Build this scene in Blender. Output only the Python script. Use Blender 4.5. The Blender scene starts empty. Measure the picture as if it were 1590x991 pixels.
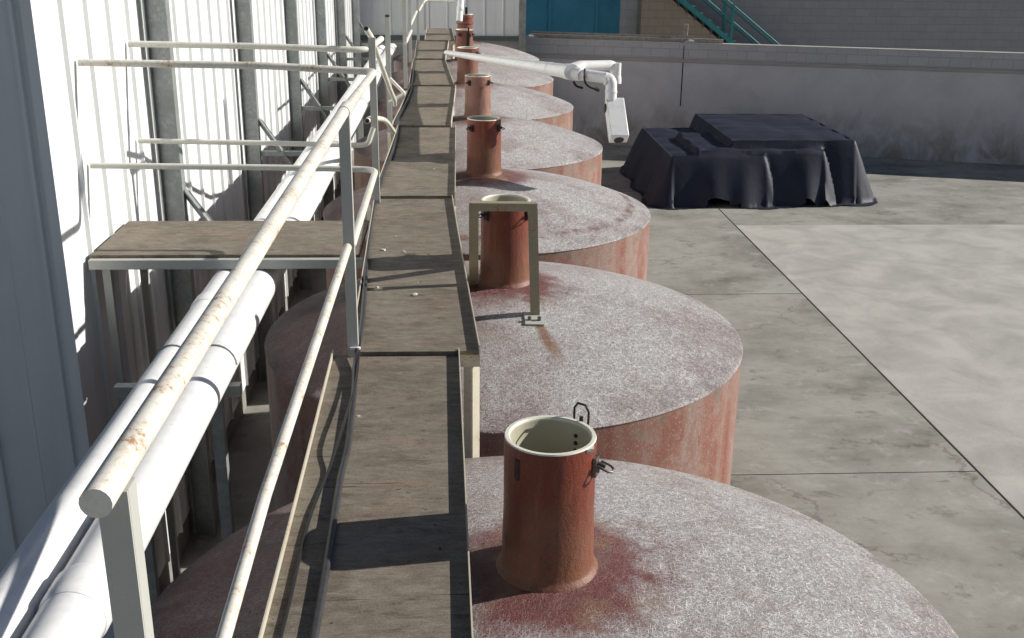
import bpy, math, random
from mathutils import Vector, Matrix
random.seed(7)
R_ = math.radians
ZC = 5.0                      # camera height above the yard
def H(h): return ZC - h       # h = metres below the camera
scn = bpy.context.scene
col = scn.collection

# ------------------------------------------------------------------ mesh builder
class MB:
    def __init__(s): s.v = []; s.f = []
    def add(s, vs, fs):
        b = len(s.v); s.v += [Vector(p) for p in vs]; s.f += [[b + i for i in q] for q in fs]
    def frame(s, c, sx, sy, sz, M=None):
        M = M or Matrix.Identity(3); c = Vector(c)
        vs = [c + M @ Vector((x * sx / 2, y * sy / 2, z * sz / 2)) for z in (-1, 1) for y in (-1, 1) for x in (-1, 1)]
        s.add(vs, [(0, 2, 3, 1), (4, 5, 7, 6), (0, 1, 5, 4), (2, 6, 7, 3), (0, 4, 6, 2), (1, 3, 7, 5)])
    def box(s, x0, x1, y0, y1, z0, z1):
        s.frame(((x0 + x1) / 2, (y0 + y1) / 2, (z0 + z1) / 2), x1 - x0, y1 - y0, z1 - z0)
    def bar(s, p, q, w, t, up=(0, 0, 1)):
        """rectangular bar p->q, w across, t along up"""
        p, q = Vector(p), Vector(q); d = (q - p); L = d.length; d.normalize()
        u = Vector(up); u = (u - d * u.dot(d)).normalized(); x = d.cross(u)
        M = Matrix((x, d, u)).transposed()
        s.frame((p + q) / 2, w, L, t, M)
    def hexa(s, b, t):
        """b: 4 bottom points ccw from above, t: 4 top points"""
        s.add(list(b) + list(t), [(3, 2, 1, 0), (4, 5, 6, 7), (0, 1, 5, 4), (1, 2, 6, 5), (2, 3, 7, 6), (3, 0, 4, 7)])
    def tube(s, pts, r, n=16, cap=True, hollow=0.0, round_end=False):
        pts = [Vector(p) for p in pts]; m = len(pts)
        rs = r if isinstance(r, (list, tuple)) else [r] * m
        T = []
        for i in range(m):
            a = pts[max(0, i - 1)]; b = pts[min(m - 1, i + 1)]
            T.append((b - a).normalized())
        u = Vector((0, 0, 1)) if abs(T[0].z) < .9 else Vector((0, 1, 0))
        rings = []
        for i in range(m):
            u = (u - T[i] * u.dot(T[i])).normalized(); w = T[i].cross(u)
            rings.append([pts[i] + (u * math.cos(2 * math.pi * k / n) + w * math.sin(2 * math.pi * k / n)) * rs[i] for k in range(n)])
        b = len(s.v)
        for g in rings: s.v += g
        for i in range(m - 1):
            for k in range(n):
                k2 = (k + 1) % n
                s.f.append([b + i * n + k, b + i * n + k2, b + (i + 1) * n + k2, b + (i + 1) * n + k])
        if cap:
            for e, i in ((0, 0), (1, m - 1)):
                if hollow:
                    ri = rs[i] * hollow; dv = T[i] * (1 if e == 0 else -1)
                    c = pts[i]; g = rings[i]; bb = len(s.v)
                    s.v += [c + (p - c) * hollow for p in g] + [c + (p - c) * hollow + dv * rs[i] * 4 for p in g]
                    for k in range(n):
                        k2 = (k + 1) % n; o = b + i * n
                        q = [o + k, bb + k, bb + k2, o + k2]; q2 = [bb + k, bb + n + k, bb + n + k2, bb + k2]
                        s.f += [q, q2] if e == 0 else [q[::-1], q2[::-1]]
                    q = [bb + n + k for k in range(n)]
                    s.f.append(q if e else q[::-1])
                else:
                    q = [b + i * n + k for k in range(n)]
                    s.f.append(q[::-1] if e == 0 else q)
    def lathe(s, prof, n=64, c=(0, 0, 0)):
        """prof: (r, z) outside going up, open"""
        b = len(s.v); c = Vector(c)
        for r, z in prof:
            for k in range(n):
                a = 2 * math.pi * k / n
                s.v.append(c + Vector((r * math.cos(a), r * math.sin(a), z)))
        for i in range(len(prof) - 1):
            for k in range(n):
                k2 = (k + 1) % n
                s.f.append([b + i * n + k, b + i * n + k2, b + (i + 1) * n + k2, b + (i + 1) * n + k])
    def disc(s, r, z, n=64, c=(0, 0, 0)):
        b = len(s.v); c = Vector(c)
        s.v += [c + Vector((r * math.cos(2 * math.pi * k / n), r * math.sin(2 * math.pi * k / n), z)) for k in range(n)]
        s.f.append([b + k for k in range(n)])
    def prism(s, poly, y0, y1):
        """poly in (x,z), extruded along y"""
        n = len(poly); b = len(s.v)
        s.v += [Vector((x, y0, z)) for x, z in poly] + [Vector((x, y1, z)) for x, z in poly]
        s.f.append([b + k for k in range(n)]); s.f.append([b + n + k for k in range(n)][::-1])
        for k in range(n):
            k2 = (k + 1) % n; s.f.append([b + k2, b + k, b + n + k, b + n + k2])
    def build(s, name, mat, parent=None, smooth=True, bevel=0.0, ang=35):
        off = wloc(parent)
        me = bpy.data.meshes.new(name)
        me.from_pydata([tuple(p - off) for p in s.v], [], s.f); me.update()
        o = bpy.data.objects.new(name, me); col.objects.link(o)
        if isinstance(mat, (list, tuple)):
            for m in mat: me.materials.append(m)
        else: me.materials.append(mat)
        if smooth:
            me.shade_smooth(); me.set_sharp_from_angle(angle=R_(ang))
        if bevel:
            md = o.modifiers.new('bevel', 'BEVEL'); md.width = bevel; md.segments = 2; md.limit_method = 'ANGLE'; md.angle_limit = R_(40)
        if parent: o.parent = parent
        return o
def wloc(o):
    v = Vector((0, 0, 0))
    while o is not None: v = v + o.location; o = o.parent
    return v
def tag(o, label=None, cat=None, group=None, kind=None):
    if label: o['label'] = label
    if cat: o['category'] = cat
    if group: o['group'] = group
    if kind: o['kind'] = kind
    return o
def thing(name, loc, label, cat, group=None):
    o = bpy.data.objects.new(name, None); o.empty_display_size = .1; col.objects.link(o); o.location = loc
    return tag(o, label, cat, group)
def bend(pts, r=.06, n=6):
    """round the inner corners of a polyline"""
    pts = [Vector(p) for p in pts]; out = [pts[0]]
    for i in range(1, len(pts) - 1):
        a, b, c = pts[i - 1], pts[i], pts[i + 1]
        ra = min(r, (a - b).length * .45, (c - b).length * .45)
        p = b + (a - b).normalized() * ra; q = b + (c - b).normalized() * ra
        for k in range(n + 1):
            t = k / n; out.append(p * (1 - t) ** 2 + b * 2 * t * (1 - t) + q * t * t)
    out.append(pts[-1]); return out
def spline(pts, n=6):
    pts = [Vector(p) for p in pts]; out = []
    P = [pts[0] * 2 - pts[1]] + pts + [pts[-1] * 2 - pts[-2]]
    for i in range(1, len(P) - 2):
        for k in range(n):
            t = k / n; a, b, c, d = P[i - 1:i + 3]
            out.append(.5 * ((2 * b) + (c - a) * t + (2 * a - 5 * b + 4 * c - d) * t * t + (3 * b - a - 3 * c + d) * t ** 3))
    out.append(pts[-1]); return out

# ------------------------------------------------------------------ node helper
class NT:
    def __init__(s, name):
        s.m = bpy.data.materials.new(name); s.m.use_nodes = True
        s.t = s.m.node_tree; s.n = s.t.nodes; s.b = s.n['Principled BSDF']
        s.tc = s.n.new('ShaderNodeTexCoord'); s.geo = s.n.new('ShaderNodeNewGeometry')
        s.obj = s.tc.outputs['Object']; s.pos = s.geo.outputs['Position']
    def L(s, v, sock):
        if isinstance(v, bpy.types.NodeSocket): s.t.links.new(v, sock)
        elif v is not None:
            if isinstance(v, (tuple, list)) and len(v) == 3 and sock.type == 'RGBA': v = tuple(v) + (1,)
            sock.default_value = v
    def noise(s, c, scale, detail=4, rough=.55, dist=0, col=False):
        n = s.n.new('ShaderNodeTexNoise'); s.L(c, n.inputs['Vector'])
        n.inputs['Scale'].default_value = scale; n.inputs['Detail'].default_value = detail
        n.inputs['Roughness'].default_value = rough; n.inputs['Distortion'].default_value = dist
        return n.outputs['Color' if col else 'Fac']
    def vor(s, c, scale, feat='F1', out='Distance'):
        n = s.n.new('ShaderNodeTexVoronoi'); n.feature = feat; s.L(c, n.inputs['Vector']); n.inputs['Scale'].default_value = scale
        return n.outputs[out]
    def map(s, c, scale=(1, 1, 1), rot=(0, 0, 0), loc=(0, 0, 0)):
        n = s.n.new('ShaderNodeMapping'); s.L(c, n.inputs['Vector'])
        n.inputs['Scale'].default_value = scale; n.inputs['Rotation'].default_value = rot; n.inputs['Location'].default_value = loc
        return n.outputs[0]
    def math(s, op, a, b=None, c=None, clamp=False):
        n = s.n.new('ShaderNodeMath'); n.operation = op; n.use_clamp = clamp
        s.L(a, n.inputs[0]); s.L(b, n.inputs[1]); s.L(c, n.inputs[2]); return n.outputs[0]
    def vmath(s, op, a, b=None):
        n = s.n.new('ShaderNodeVectorMath'); n.operation = op; s.L(a, n.inputs[0]); s.L(b, n.inputs[1])
        return n.outputs['Value' if op in ('LENGTH', 'DISTANCE', 'DOT_PRODUCT') else 'Vector']
    def sstep(s, v, a, b, x=0., y=1.):
        n = s.n.new('ShaderNodeMapRange'); n.interpolation_type = 'SMOOTHSTEP'; s.L(v, n.inputs[0])
        n.inputs[1].default_value = a; n.inputs[2].default_value = b; n.inputs[3].default_value = x; n.inputs[4].default_value = y
        return n.outputs[0]
    def mix(s, f, a, b, mode='MIX'):
        n = s.n.new('ShaderNodeMix'); n.data_type = 'RGBA'; n.blend_type = mode
        s.L(f, n.inputs[0]); s.L(a, n.inputs[6]); s.L(b, n.inputs[7]); return n.outputs[2]
    def ramp(s, f, stops):
        n = s.n.new('ShaderNodeValToRGB'); s.L(f, n.inputs[0]); e = n.color_ramp.elements
        while len(e) < len(stops): e.new(.5)
        for i, (p, c) in enumerate(stops):
            e[i].position = p; e[i].color = tuple(c) + (1,) if len(c) == 3 else c
        return n.outputs[0]
    def sep(s, c):
        n = s.n.new('ShaderNodeSeparateXYZ'); s.L(c, n.inputs[0]); return n.outputs
    def comb(s, x, y, z):
        n = s.n.new('ShaderNodeCombineXYZ'); s.L(x, n.inputs[0]); s.L(y, n.inputs[1]); s.L(z, n.inputs[2]); return n.outputs[0]
    def bump(s, h, strength=.3, dist=.01):
        n = s.n.new('ShaderNodeBump'); s.L(h, n.inputs['Height']); n.inputs['Strength'].default_value = strength
        n.inputs['Distance'].default_value = dist; s.t.links.new(n.outputs[0], s.b.inputs['Normal'])
    def out(s, color, rough=.7, spec=None, metal=0):
        s.L(color, s.b.inputs['Base Color']); s.L(rough, s.b.inputs['Roughness']); s.L(metal, s.b.inputs['Metallic'])
        if spec is not None: s.b.inputs['Specular IOR Level'].default_value = spec
        return s.m

# ------------------------------------------------------------------ materials
def fibres(N, P, angles, sx=32, sy=330, lo=.53, hi=.70):
    w = N.noise(P, 6, 2, col=True)
    Pw = N.vmath('ADD', P, N.vmath('MULTIPLY', N.vmath('SUBTRACT', w, (.5, .5, .5)), (.05, .05, .05)))
    out = None
    for i, a in enumerate(angles):
        q = N.map(N.map(Pw, rot=(0, 0, R_(a))), scale=(sx, sy, 40), loc=(3.1 * i, 7.7 * i, i))
        f = N.sstep(N.noise(q, 1, 1.5, .6), lo, hi)
        out = f if out is None else N.math('MAXIMUM', out, f)
    return out
def mat_dome(seed, redness=0., ring=False, streakm=False):
    N = NT('weathered_fibreglass_dome'); P = N.pos; O = N.obj
    s3 = N.vmath('ADD', P, (seed * 3.7, seed * 1.9, 0))
    x, y, z = N.sep(O)
    r = N.vmath('LENGTH', N.comb(x, y, 0.))
    fib = fibres(N, s3, (8, 52, 97, 141, 170))
    fine = N.noise(s3, 190, 3, .75)
    big = N.noise(s3, 1.6, 4, .6, .3)
    mid = N.noise(s3, 7, 4, .65, .4)
    # weathering: red gelcoat survives round the neck and in drifting patches
    near = N.sstep(N.math('ADD', r, N.math('MULTIPLY', N.math('SUBTRACT', mid, .5), .36)), .25, .50)
    patch = N.sstep(N.math('ADD', N.math('MULTIPLY', big, .7), N.math('MULTIPLY', mid, .4)), .42 + redness * .1, .62 + redness * .1)
    side = N.sstep(N.math('ADD', x, N.math('MULTIPLY', N.math('SUBTRACT', big, .5), .8)), -1.2, .55, .25, 1)
    we = N.math('MULTIPLY', N.math('MULTIPLY', near, side), N.math('ADD', N.math('MULTIPLY', patch, .42), .58))
    ang = N.math('ARCTAN2', y, x)
    if ring:
        rr = N.math('ADD', r, N.math('MULTIPLY', N.math('SUBTRACT', N.noise(s3, 14, 4, .7), .5), .10))
        band = N.math('MULTIPLY', N.sstep(rr, 1.28, 1.31), N.sstep(rr, 1.35, 1.38, 1, 0))
        band = N.math('MULTIPLY', band, N.math('MULTIPLY', N.sstep(N.noise(s3, 3.2, 3), .36, .6), .9))
        we = N.math('MULTIPLY', we, N.math('SUBTRACT', 1, band))
    # rim edge and run-off streaks
    st = N.noise(N.comb(N.math('MULTIPLY', ang, 9.), N.math('MULTIPLY', r, .8), seed * 2.), 2.4, 4, .6)
    streak = N.math('MULTIPLY', N.sstep(st, .62, .74), N.sstep(r, .5, .9))
    we = N.math('MULTIPLY', we, N.math('SUBTRACT', 1, N.math('MULTIPLY', streak, .3)))
    # dirt tide marks, faint and broken, and paler washed lanes
    tide = N.math('MULTIPLY', N.sstep(N.math('ABSOLUTE', N.math('SUBTRACT', N.math('FRACT', N.math('ADD', N.math('MULTIPLY', r, 3.1), N.math('MULTIPLY', big, 1.6))), .5)), .10, .0), N.sstep(mid, .42, .62))
    lane = N.sstep(N.noise(N.comb(N.math('MULTIPLY', ang, 3.), N.math('MULTIPLY', r, .5), seed * 3. + 1.), 2.0, 5, .65, .4), .45, .65); lane = N.math('MULTIPLY', lane, N.sstep(r, .4, .8))
    red = N.mix(mid, (.20, .040, .034), (.125, .022, .020))
    red = N.mix(N.sstep(N.noise(s3, 4, 3), .5, .68), red, (.25, .12, .06))
    grey = N.mix(N.noise(s3, 3, 5, .6), (.215, .188, .194), (.305, .285, .288))
    base = N.mix(we, red, grey)
    base = N.mix(N.math('MULTIPLY', tide, .35), base, (.17, .13, .11))
    base = N.mix(N.math('MULTIPLY', lane, .25), base, (.36, .32, .28))
    fa = N.math('MULTIPLY', fib, N.math('ADD', N.math('MULTIPLY', we, .85), .08))
    c = N.mix(fa, base, (.83, .82, .82))
    dk = N.math('MULTIPLY', N.sstep(fine, .56, .72), .5)
    c = N.mix(dk, c, (.12, .085, .088))
    # black mould by the rim
    rim = N.math('MULTIPLY', N.sstep(r, 1.38, 1.50), N.sstep(N.noise(s3, 5, 5, .7), .50, .72))
    mould = N.math('MULTIPLY', N.math('MULTIPLY', N.sstep(x, -.55, -1.1), N.sstep(y, .25, .7)), N.sstep(N.noise(s3, 4.5, 6, .7, .5), .44, .6)); rim = N.math('MAXIMUM', rim, mould)
    c = N.mix(N.math('MULTIPLY', rim, .6), c, (.08, .075, .06))
    if streakm:
        ox, oy = .16, -.60; ux, uy = .26, -.966
        px = N.math('SUBTRACT', x, ox); py = N.math('SUBTRACT', y, oy)
        sa = N.math('ADD', N.math('MULTIPLY', px, ux), N.math('MULTIPLY', py, uy)); ta = N.math('SUBTRACT', N.math('MULTIPLY', px, uy), N.math('MULTIPLY', py, ux))
        ta = N.math('ABSOLUTE', N.math('ADD', ta, N.math('MULTIPLY', N.math('SUBTRACT', mid, .5), .09)))
        k = N.math('MULTIPLY', N.math('MULTIPLY', N.sstep(sa, -.02, .05), N.sstep(sa, .20, .52, 1, 0)), N.sstep(ta, .012, .055, 1, 0))
        c = N.mix(N.math('MULTIPLY', k, .85), c, N.mix(mid, (.22, .075, .03), (.30, .17, .08)))
    sp = N.sstep(N.noise(s3, 45, 2, .5), .735, .76)
    c = N.mix(sp, c, (.06, .05, .045))
    N.bump(N.math('ADD', N.math('MULTIPLY', fib, .9), fine), .8, .005)
    return N.out(c, N.sstep(mid, .3, .7, .30, .46), .5)
def mat_side(seed):
    N = NT('red_fibreglass_tank_side'); P = N.pos; O = N.obj
    x, y, z = N.sep(O)
    ang = N.math('MULTIPLY', N.math('ARCTAN2', y, x), 1.5)
    U = N.comb(N.math('ADD', ang, seed * 5.1), N.math('MULTIPLY', z, .16), seed * 1.)
    big = N.noise(U, 4.2, 4, .6, .2); st = N.noise(U, 17, 5, .65, .15)
    fib = N.noise(N.comb(N.math('MULTIPLY', ang, 120), N.math('MULTIPLY', z, 60), seed * 1.), 1, 2, .7)
    blot = N.noise(P, 5, 5, .65, .4)
    c = N.ramp(big, [(.30, (.21, .06, .045)), (.44, (.25, .13, .095)), (.58, (.28, .20, .17)), (.74, (.22, .085, .065))])
    c = N.mix(N.math('MULTIPLY', N.sstep(st, .55, .72), .8), c, (.26, .055, .04))
    c = N.mix(N.math('MULTIPLY', N.sstep(blot, .48, .64), .5), c, (.32, .255, .23))
    b2 = N.noise(P, 16, 5, .7, .4); c = N.mix(N.math('MULTIPLY', N.sstep(b2, .53, .66), .5), c, (.26, .075, .055)); c = N.mix(N.math('MULTIPLY', N.sstep(b2, .46, .34), .4), c, (.34, .27, .22))
    c = N.mix(N.math('MULTIPLY', N.sstep(fib, .55, .75), .55), c, (.60, .53, .49))
    c = N.mix(N.math('MULTIPLY', N.sstep(fib, .45, .25), .35), c, (.15, .05, .04))
    top = N.math('MULTIPLY', N.sstep(z, H(2.62), H(2.43)), N.sstep(blot, .5, .68))
    c = N.mix(N.math('MULTIPLY', top, .75), c, (.10, .09, .06))
    N.bump(N.math('ADD', fib, N.math('MULTIPLY', blot, .5)), .35, .004)
    return N.out(c, .48, .45)
def mat_neck(seed, pale=0.):
    N = NT('red_fibreglass_neck'); P = N.pos; O = N.obj
    x, y, z = N.sep(O)
    s3 = N.vmath('ADD', P, (seed * 2.3, seed * 4.1, 0))
    big = N.noise(N.map(s3, scale=(1, 1, .5)), 7, 4, .6, .4); fine = N.noise(s3, 160, 2, .7)
    st = N.noise(N.map(s3, scale=(26, 26, 2.2)), 1, 4, .6)
    zz = N.sstep(N.math('ADD', z, N.math('MULTIPLY', N.math('SUBTRACT', big, .5), .35)), H(1.98), H(1.68))
    low = N.mix(big, (.15, .09, .06), (.23, .07, .036))
    high = N.mix(big, (.22, .038, .016), (.105, .022, .015))
    c = N.mix(zz, low, high)
    c = N.mix(N.math('MULTIPLY', N.sstep(st, .55, .7), .5), c, (.28, .105, .045))
    c = N.mix(N.math('MULTIPLY', N.sstep(fine, .54, .74), .16 + pale), c, (.42, .30, .22))
    c = N.mix(N.math('MULTIPLY', N.sstep(fine, .42, .3), .4), c, (.09, .03, .025))
    if pale: c = N.mix(pale, c, (.46, .30, .25))
    grime = N.noise(N.map(s3, scale=(18, 18, 7)), 1, 6, .7, .5)
    c = N.mix(N.math('MULTIPLY', N.sstep(grime, .52, .7), .6), c, (.075, .045, .035))
    N.bump(N.math('ADD', fine, N.math('MULTIPLY', N.math('ADD', big, grime), 3)), .45, .004)
    return N.out(c, .48, .4)
def mat_cream():
    N = NT('cream_plastic_liner'); P = N.pos
    n = N.noise(P, 14, 5, .65); d = N.sstep(N.noise(N.map(P, scale=(1, 1, .3)), 60, 3, .6), .68, .75)
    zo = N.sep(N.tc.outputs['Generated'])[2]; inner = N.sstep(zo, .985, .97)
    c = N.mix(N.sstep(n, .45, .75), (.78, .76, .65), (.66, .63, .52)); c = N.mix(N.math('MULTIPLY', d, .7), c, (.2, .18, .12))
    c = N.mix(inner, c, N.mix(n, (.52, .50, .40), (.42, .40, .30)))  # cream darkened below the rim: shade inside the neck put into the colour
    N.bump(n, .1, .003); return N.out(c, .4, .5)
def mat_ply(seed=0):
    N = NT('weathered_plywood_board'); P = N.pos
    s3 = N.vmath('ADD', P, (seed * 2.7, seed * 1.3, seed * .5))
    grain = N.noise(N.map(s3, scale=(22, 190, 20)), 1, 5, .75, .3)
    grain2 = N.noise(N.map(s3, scale=(4, 26, 5)), 1, 6, .72, .5)
    mesh = N.noise(N.map(s3, scale=(1, 1.5, 1)), 170, 3, .7); big = N.noise(s3, 3.3, 5, .6, .5)
    pink = N.noise(N.map(s3, scale=(2.5, 9, 3)), 1, 4, .6)
    c = N.ramp(big, [(.28, (.100, .084, .064)), (.5, (.172, .149, .118)), (.75, (.225, .200, .162))])
    c = N.mix(N.math('MULTIPLY', N.sstep(pink, .50, .70), .5), c, (.26, .165, .125))
    blot = N.noise(N.map(s3, scale=(9, 22, 9)), 1, 6, .72, .4)
    c = N.mix(N.math('MULTIPLY', N.sstep(blot, .48, .66), .55), c, (.30, .265, .21))
    c = N.mix(N.math('MULTIPLY', N.sstep(blot, .47, .33), .65), c, (.075, .062, .048))
    c = N.mix(N.math('MULTIPLY', N.sstep(grain, .50, .68), .35), c, (.30, .27, .22))
    c = N.mix(N.math('MULTIPLY', N.sstep(grain, .47, .3), .45), c, (.075, .06, .045))
    c = N.mix(N.math('MULTIPLY', N.sstep(grain2, .44, .30), .4), c, (.07, .058, .045))
    c = N.mix(N.math('MULTIPLY', N.sstep(mesh, .52, .68), .5), c, (.30, .27, .215))
    c = N.mix(N.math('MULTIPLY', N.sstep(mesh, .47, .32), .5), c, (.06, .058, .045))
    crack = N.sstep(N.noise(N.map(s3, scale=(1.3, 60, 3)), 1, 2, .5), .71, .735)
    c = N.mix(crack, c, (.03, .024, .02))
    spot = N.sstep(N.noise(s3, 34, 2, .4), .735, .76); c = N.mix(spot, c, (.035, .03, .025))
    N.bump(N.math('ADD', N.math('MULTIPLY', grain, 1.), N.math('MULTIPLY', mesh, .5)), .5, .003)
    return N.out(c, .75, .25)
def mat_steel(name, paint=(.62, .61, .53), rust=.3, galv=False):
    N = NT(name); P = N.pos
    a = N.noise(P, 55, 5, .72, .3); b = N.noise(P, 7, 4, .6); f = N.noise(P, 260, 3, .7)
    m = N.math('ADD', N.math('MULTIPLY', a, .6), N.math('MULTIPLY', b, .4))
    lo = .66 - rust * .25
    k = N.math('MULTIPLY', N.sstep(m, lo, lo + .10), .85)
    rc = N.ramp(f, [(.35, (.20, .075, .025)), (.55, (.36, .16, .06)), (.7, (.44, .27, .13))])
    p = N.mix(b, paint, tuple(v * .80 for v in paint))
    halo = N.sstep(m, lo - .09, lo + .01); p = N.mix(N.math('MULTIPLY', halo, .3), p, (.50, .38, .24))
    c = N.mix(k, p, rc)
    pit = N.sstep(f, .66, .7); c = N.mix(N.math('MULTIPLY', pit, .7), c, (.14, .07, .04))
    N.bump(N.math('ADD', k, f), .25, .002)
    return N.out(c, N.math('ADD', N.math('MULTIPLY', k, .4), .42), .5)
def mat_galv():
    N = NT('galvanised_steel'); P = N.pos
    v = N.vor(P, 38, out='Color'); vv = N.sep(v)[0]; b = N.noise(P, 5, 4)
    c = N.mix(vv, (.27, .29, .285), (.36, .38, .375)); c = N.mix(N.sstep(b, .4, .7), c, (.24, .26, .25))
    return N.out(c, .5, .5, .35)
def mat_clad():
    N = NT('white_painted_sheet_cladding'); P = N.pos
    b = N.noise(N.map(P, scale=(1, 1, .12)), 6, 4, .6); s = N.noise(P, 1.2, 3)
    c = N.mix(N.sstep(b, .35, .75), (.77, .79, .79), (.69, .71, .71)); c = N.mix(N.math('MULTIPLY', N.sstep(s, .5, .7), .3), c, (.60, .62, .62))
    return N.out(c, .42, .5)
def mat_pvc(name='white_plastic_pipe'):
    N = NT(name); P = N.pos
    b = N.noise(P, 9, 5, .65); f = N.sstep(N.noise(P, 60, 3, .6), .66, .72)
    c = N.mix(N.sstep(b, .45, .75), (.80, .80, .80), (.68, .69, .70)); c = N.mix(N.math('MULTIPLY', f, .5), c, (.35, .33, .30))
    return N.out(c, .35, .5)
def mat_plain(name, colr, rough=.6, var=.25, scale=12, spec=.4, metal=0):
    N = NT(name); P = N.pos; n = N.noise(P, scale, 5, .65)
    c = N.mix(N.sstep(n, .35, .7), colr, tuple(v * (1 - var) for v in colr)); N.bump(n, .15, .004)
    return N.out(c, rough, spec, metal)
def mat_concrete(name, a, b, stain=True, zlo=0., zhi=1.6):
    N = NT(name); P = N.pos; z = N.sep(P)[2]
    n1 = N.noise(P, 1.3, 6, .62, .4); n2 = N.noise(N.map(P, scale=(1, 1, .6)), 2.2, 6, .65, .5); f = N.noise(P, 38, 4, .7)
    c = N.mix(N.sstep(n1, .3, .7), a, b)
    c = N.mix(N.math('MULTIPLY', N.sstep(f, .5, .75), .3), c, tuple(v * .62 for v in a))
    if stain:
        k = N.math('MULTIPLY', N.sstep(N.math('ADD', z, N.math('MULTIPLY', N.math('SUBTRACT', n1, .5), 1.6)), zhi, zlo), N.sstep(n2, .30, .66))
        c = N.mix(N.math('MULTIPLY', k, .8), c, (.20, .18, .14))
        d = N.math('MULTIPLY', N.sstep(n2, .58, .72), .35); c = N.mix(d, c, (.47, .45, .42))
    N.bump(N.math('ADD', f, n2), .3, .01)
    return N.out(c, .85, .25)
def mat_blocks(name, a, b, mortar, bw=.45, bh=.2, axis='x', off=0.):
    N = NT(name); x, y, z = N.sep(N.pos)
    q = N.comb(x if axis == 'x' else y, N.math('ADD', z, off), 0.)
    n = N.n.new('ShaderNodeTexBrick'); N.L(q, n.inputs['Vector']); n.inputs['Scale'].default_value = 1
    n.inputs['Brick Width'].default_value = bw; n.inputs['Row Height'].default_value = bh; n.inputs['Mortar Size'].default_value = .007
    n.inputs['Mortar Smooth'].default_value = .3
    N.L(a, n.inputs['Color1']); N.L(b, n.inputs['Color2']); N.L(mortar, n.inputs['Mortar'])
    f = N.noise(N.pos, 30, 4, .7); g = N.noise(N.pos, 2, 5, .6)
    c = N.mix(N.math('MULTIPLY', N.sstep(f, .45, .75), .35), n.outputs['Color'], tuple(v * .55 for v in a))
    c = N.mix(N.math('MULTIPLY', N.sstep(g, .45, .7), .3), c, tuple(v * .75 for v in b))
    N.bump(N.math('SUBTRACT', N.math('MULTIPLY', f, .3), n.outputs['Fac']), .5, .008)
    return N.out(c, .9, .2)
def mat_ground():
    N = NT('stained_concrete_yard'); P = N.pos
    n1 = N.noise(N.map(P, scale=(.8, 1.05, 1)), .8, 9, .68, .15); n2 = N.noise(N.map(P, scale=(.8, 1.1, 1)), 2.6, 8, .72, .2); f = N.noise(P, 40, 4, .7)
    c = N.ramp(n1, [(.30, (.17, .165, .14)), (.46, (.28, .275, .245)), (.6, (.36, .355, .32)), (.75, (.25, .245, .215))])
    c = N.mix(N.math('MULTIPLY', N.sstep(n2, .54, .68), .5), c, (.46, .455, .43))
    c = N.mix(N.math('MULTIPLY', N.sstep(n2, .45, .33), .6), c, (.13, .125, .10))
    c = N.mix(N.math('MULTIPLY', N.sstep(f, .55, .75), .3), c, (.15, .145, .12))
    cr = N.vor(N.vmath('ADD', P, N.vmath('MULTIPLY', N.noise(P, 1.5, 5, .7, col=True), (.9, .9, 0.))), .34, 'DISTANCE_TO_EDGE')
    crk = N.math('MULTIPLY', N.sstep(cr, .006, .001), N.sstep(N.noise(P, .5, 2), .48, .56)); c = N.mix(N.math('MULTIPLY', crk, .4), c, (.09, .05, .045))
    oil = N.sstep(N.noise(P, .7, 6, .7, 1.), .66, .72); c = N.mix(N.math('MULTIPLY', oil, .55), c, (.07, .068, .06))
    grit = N.sstep(N.noise(P, 120, 2, .6), .62, .72); c = N.mix(N.math('MULTIPLY', grit, .4), c, (.45, .44, .40))
    N.bump(f, .3, .006); return N.out(c, .82, .3)

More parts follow.
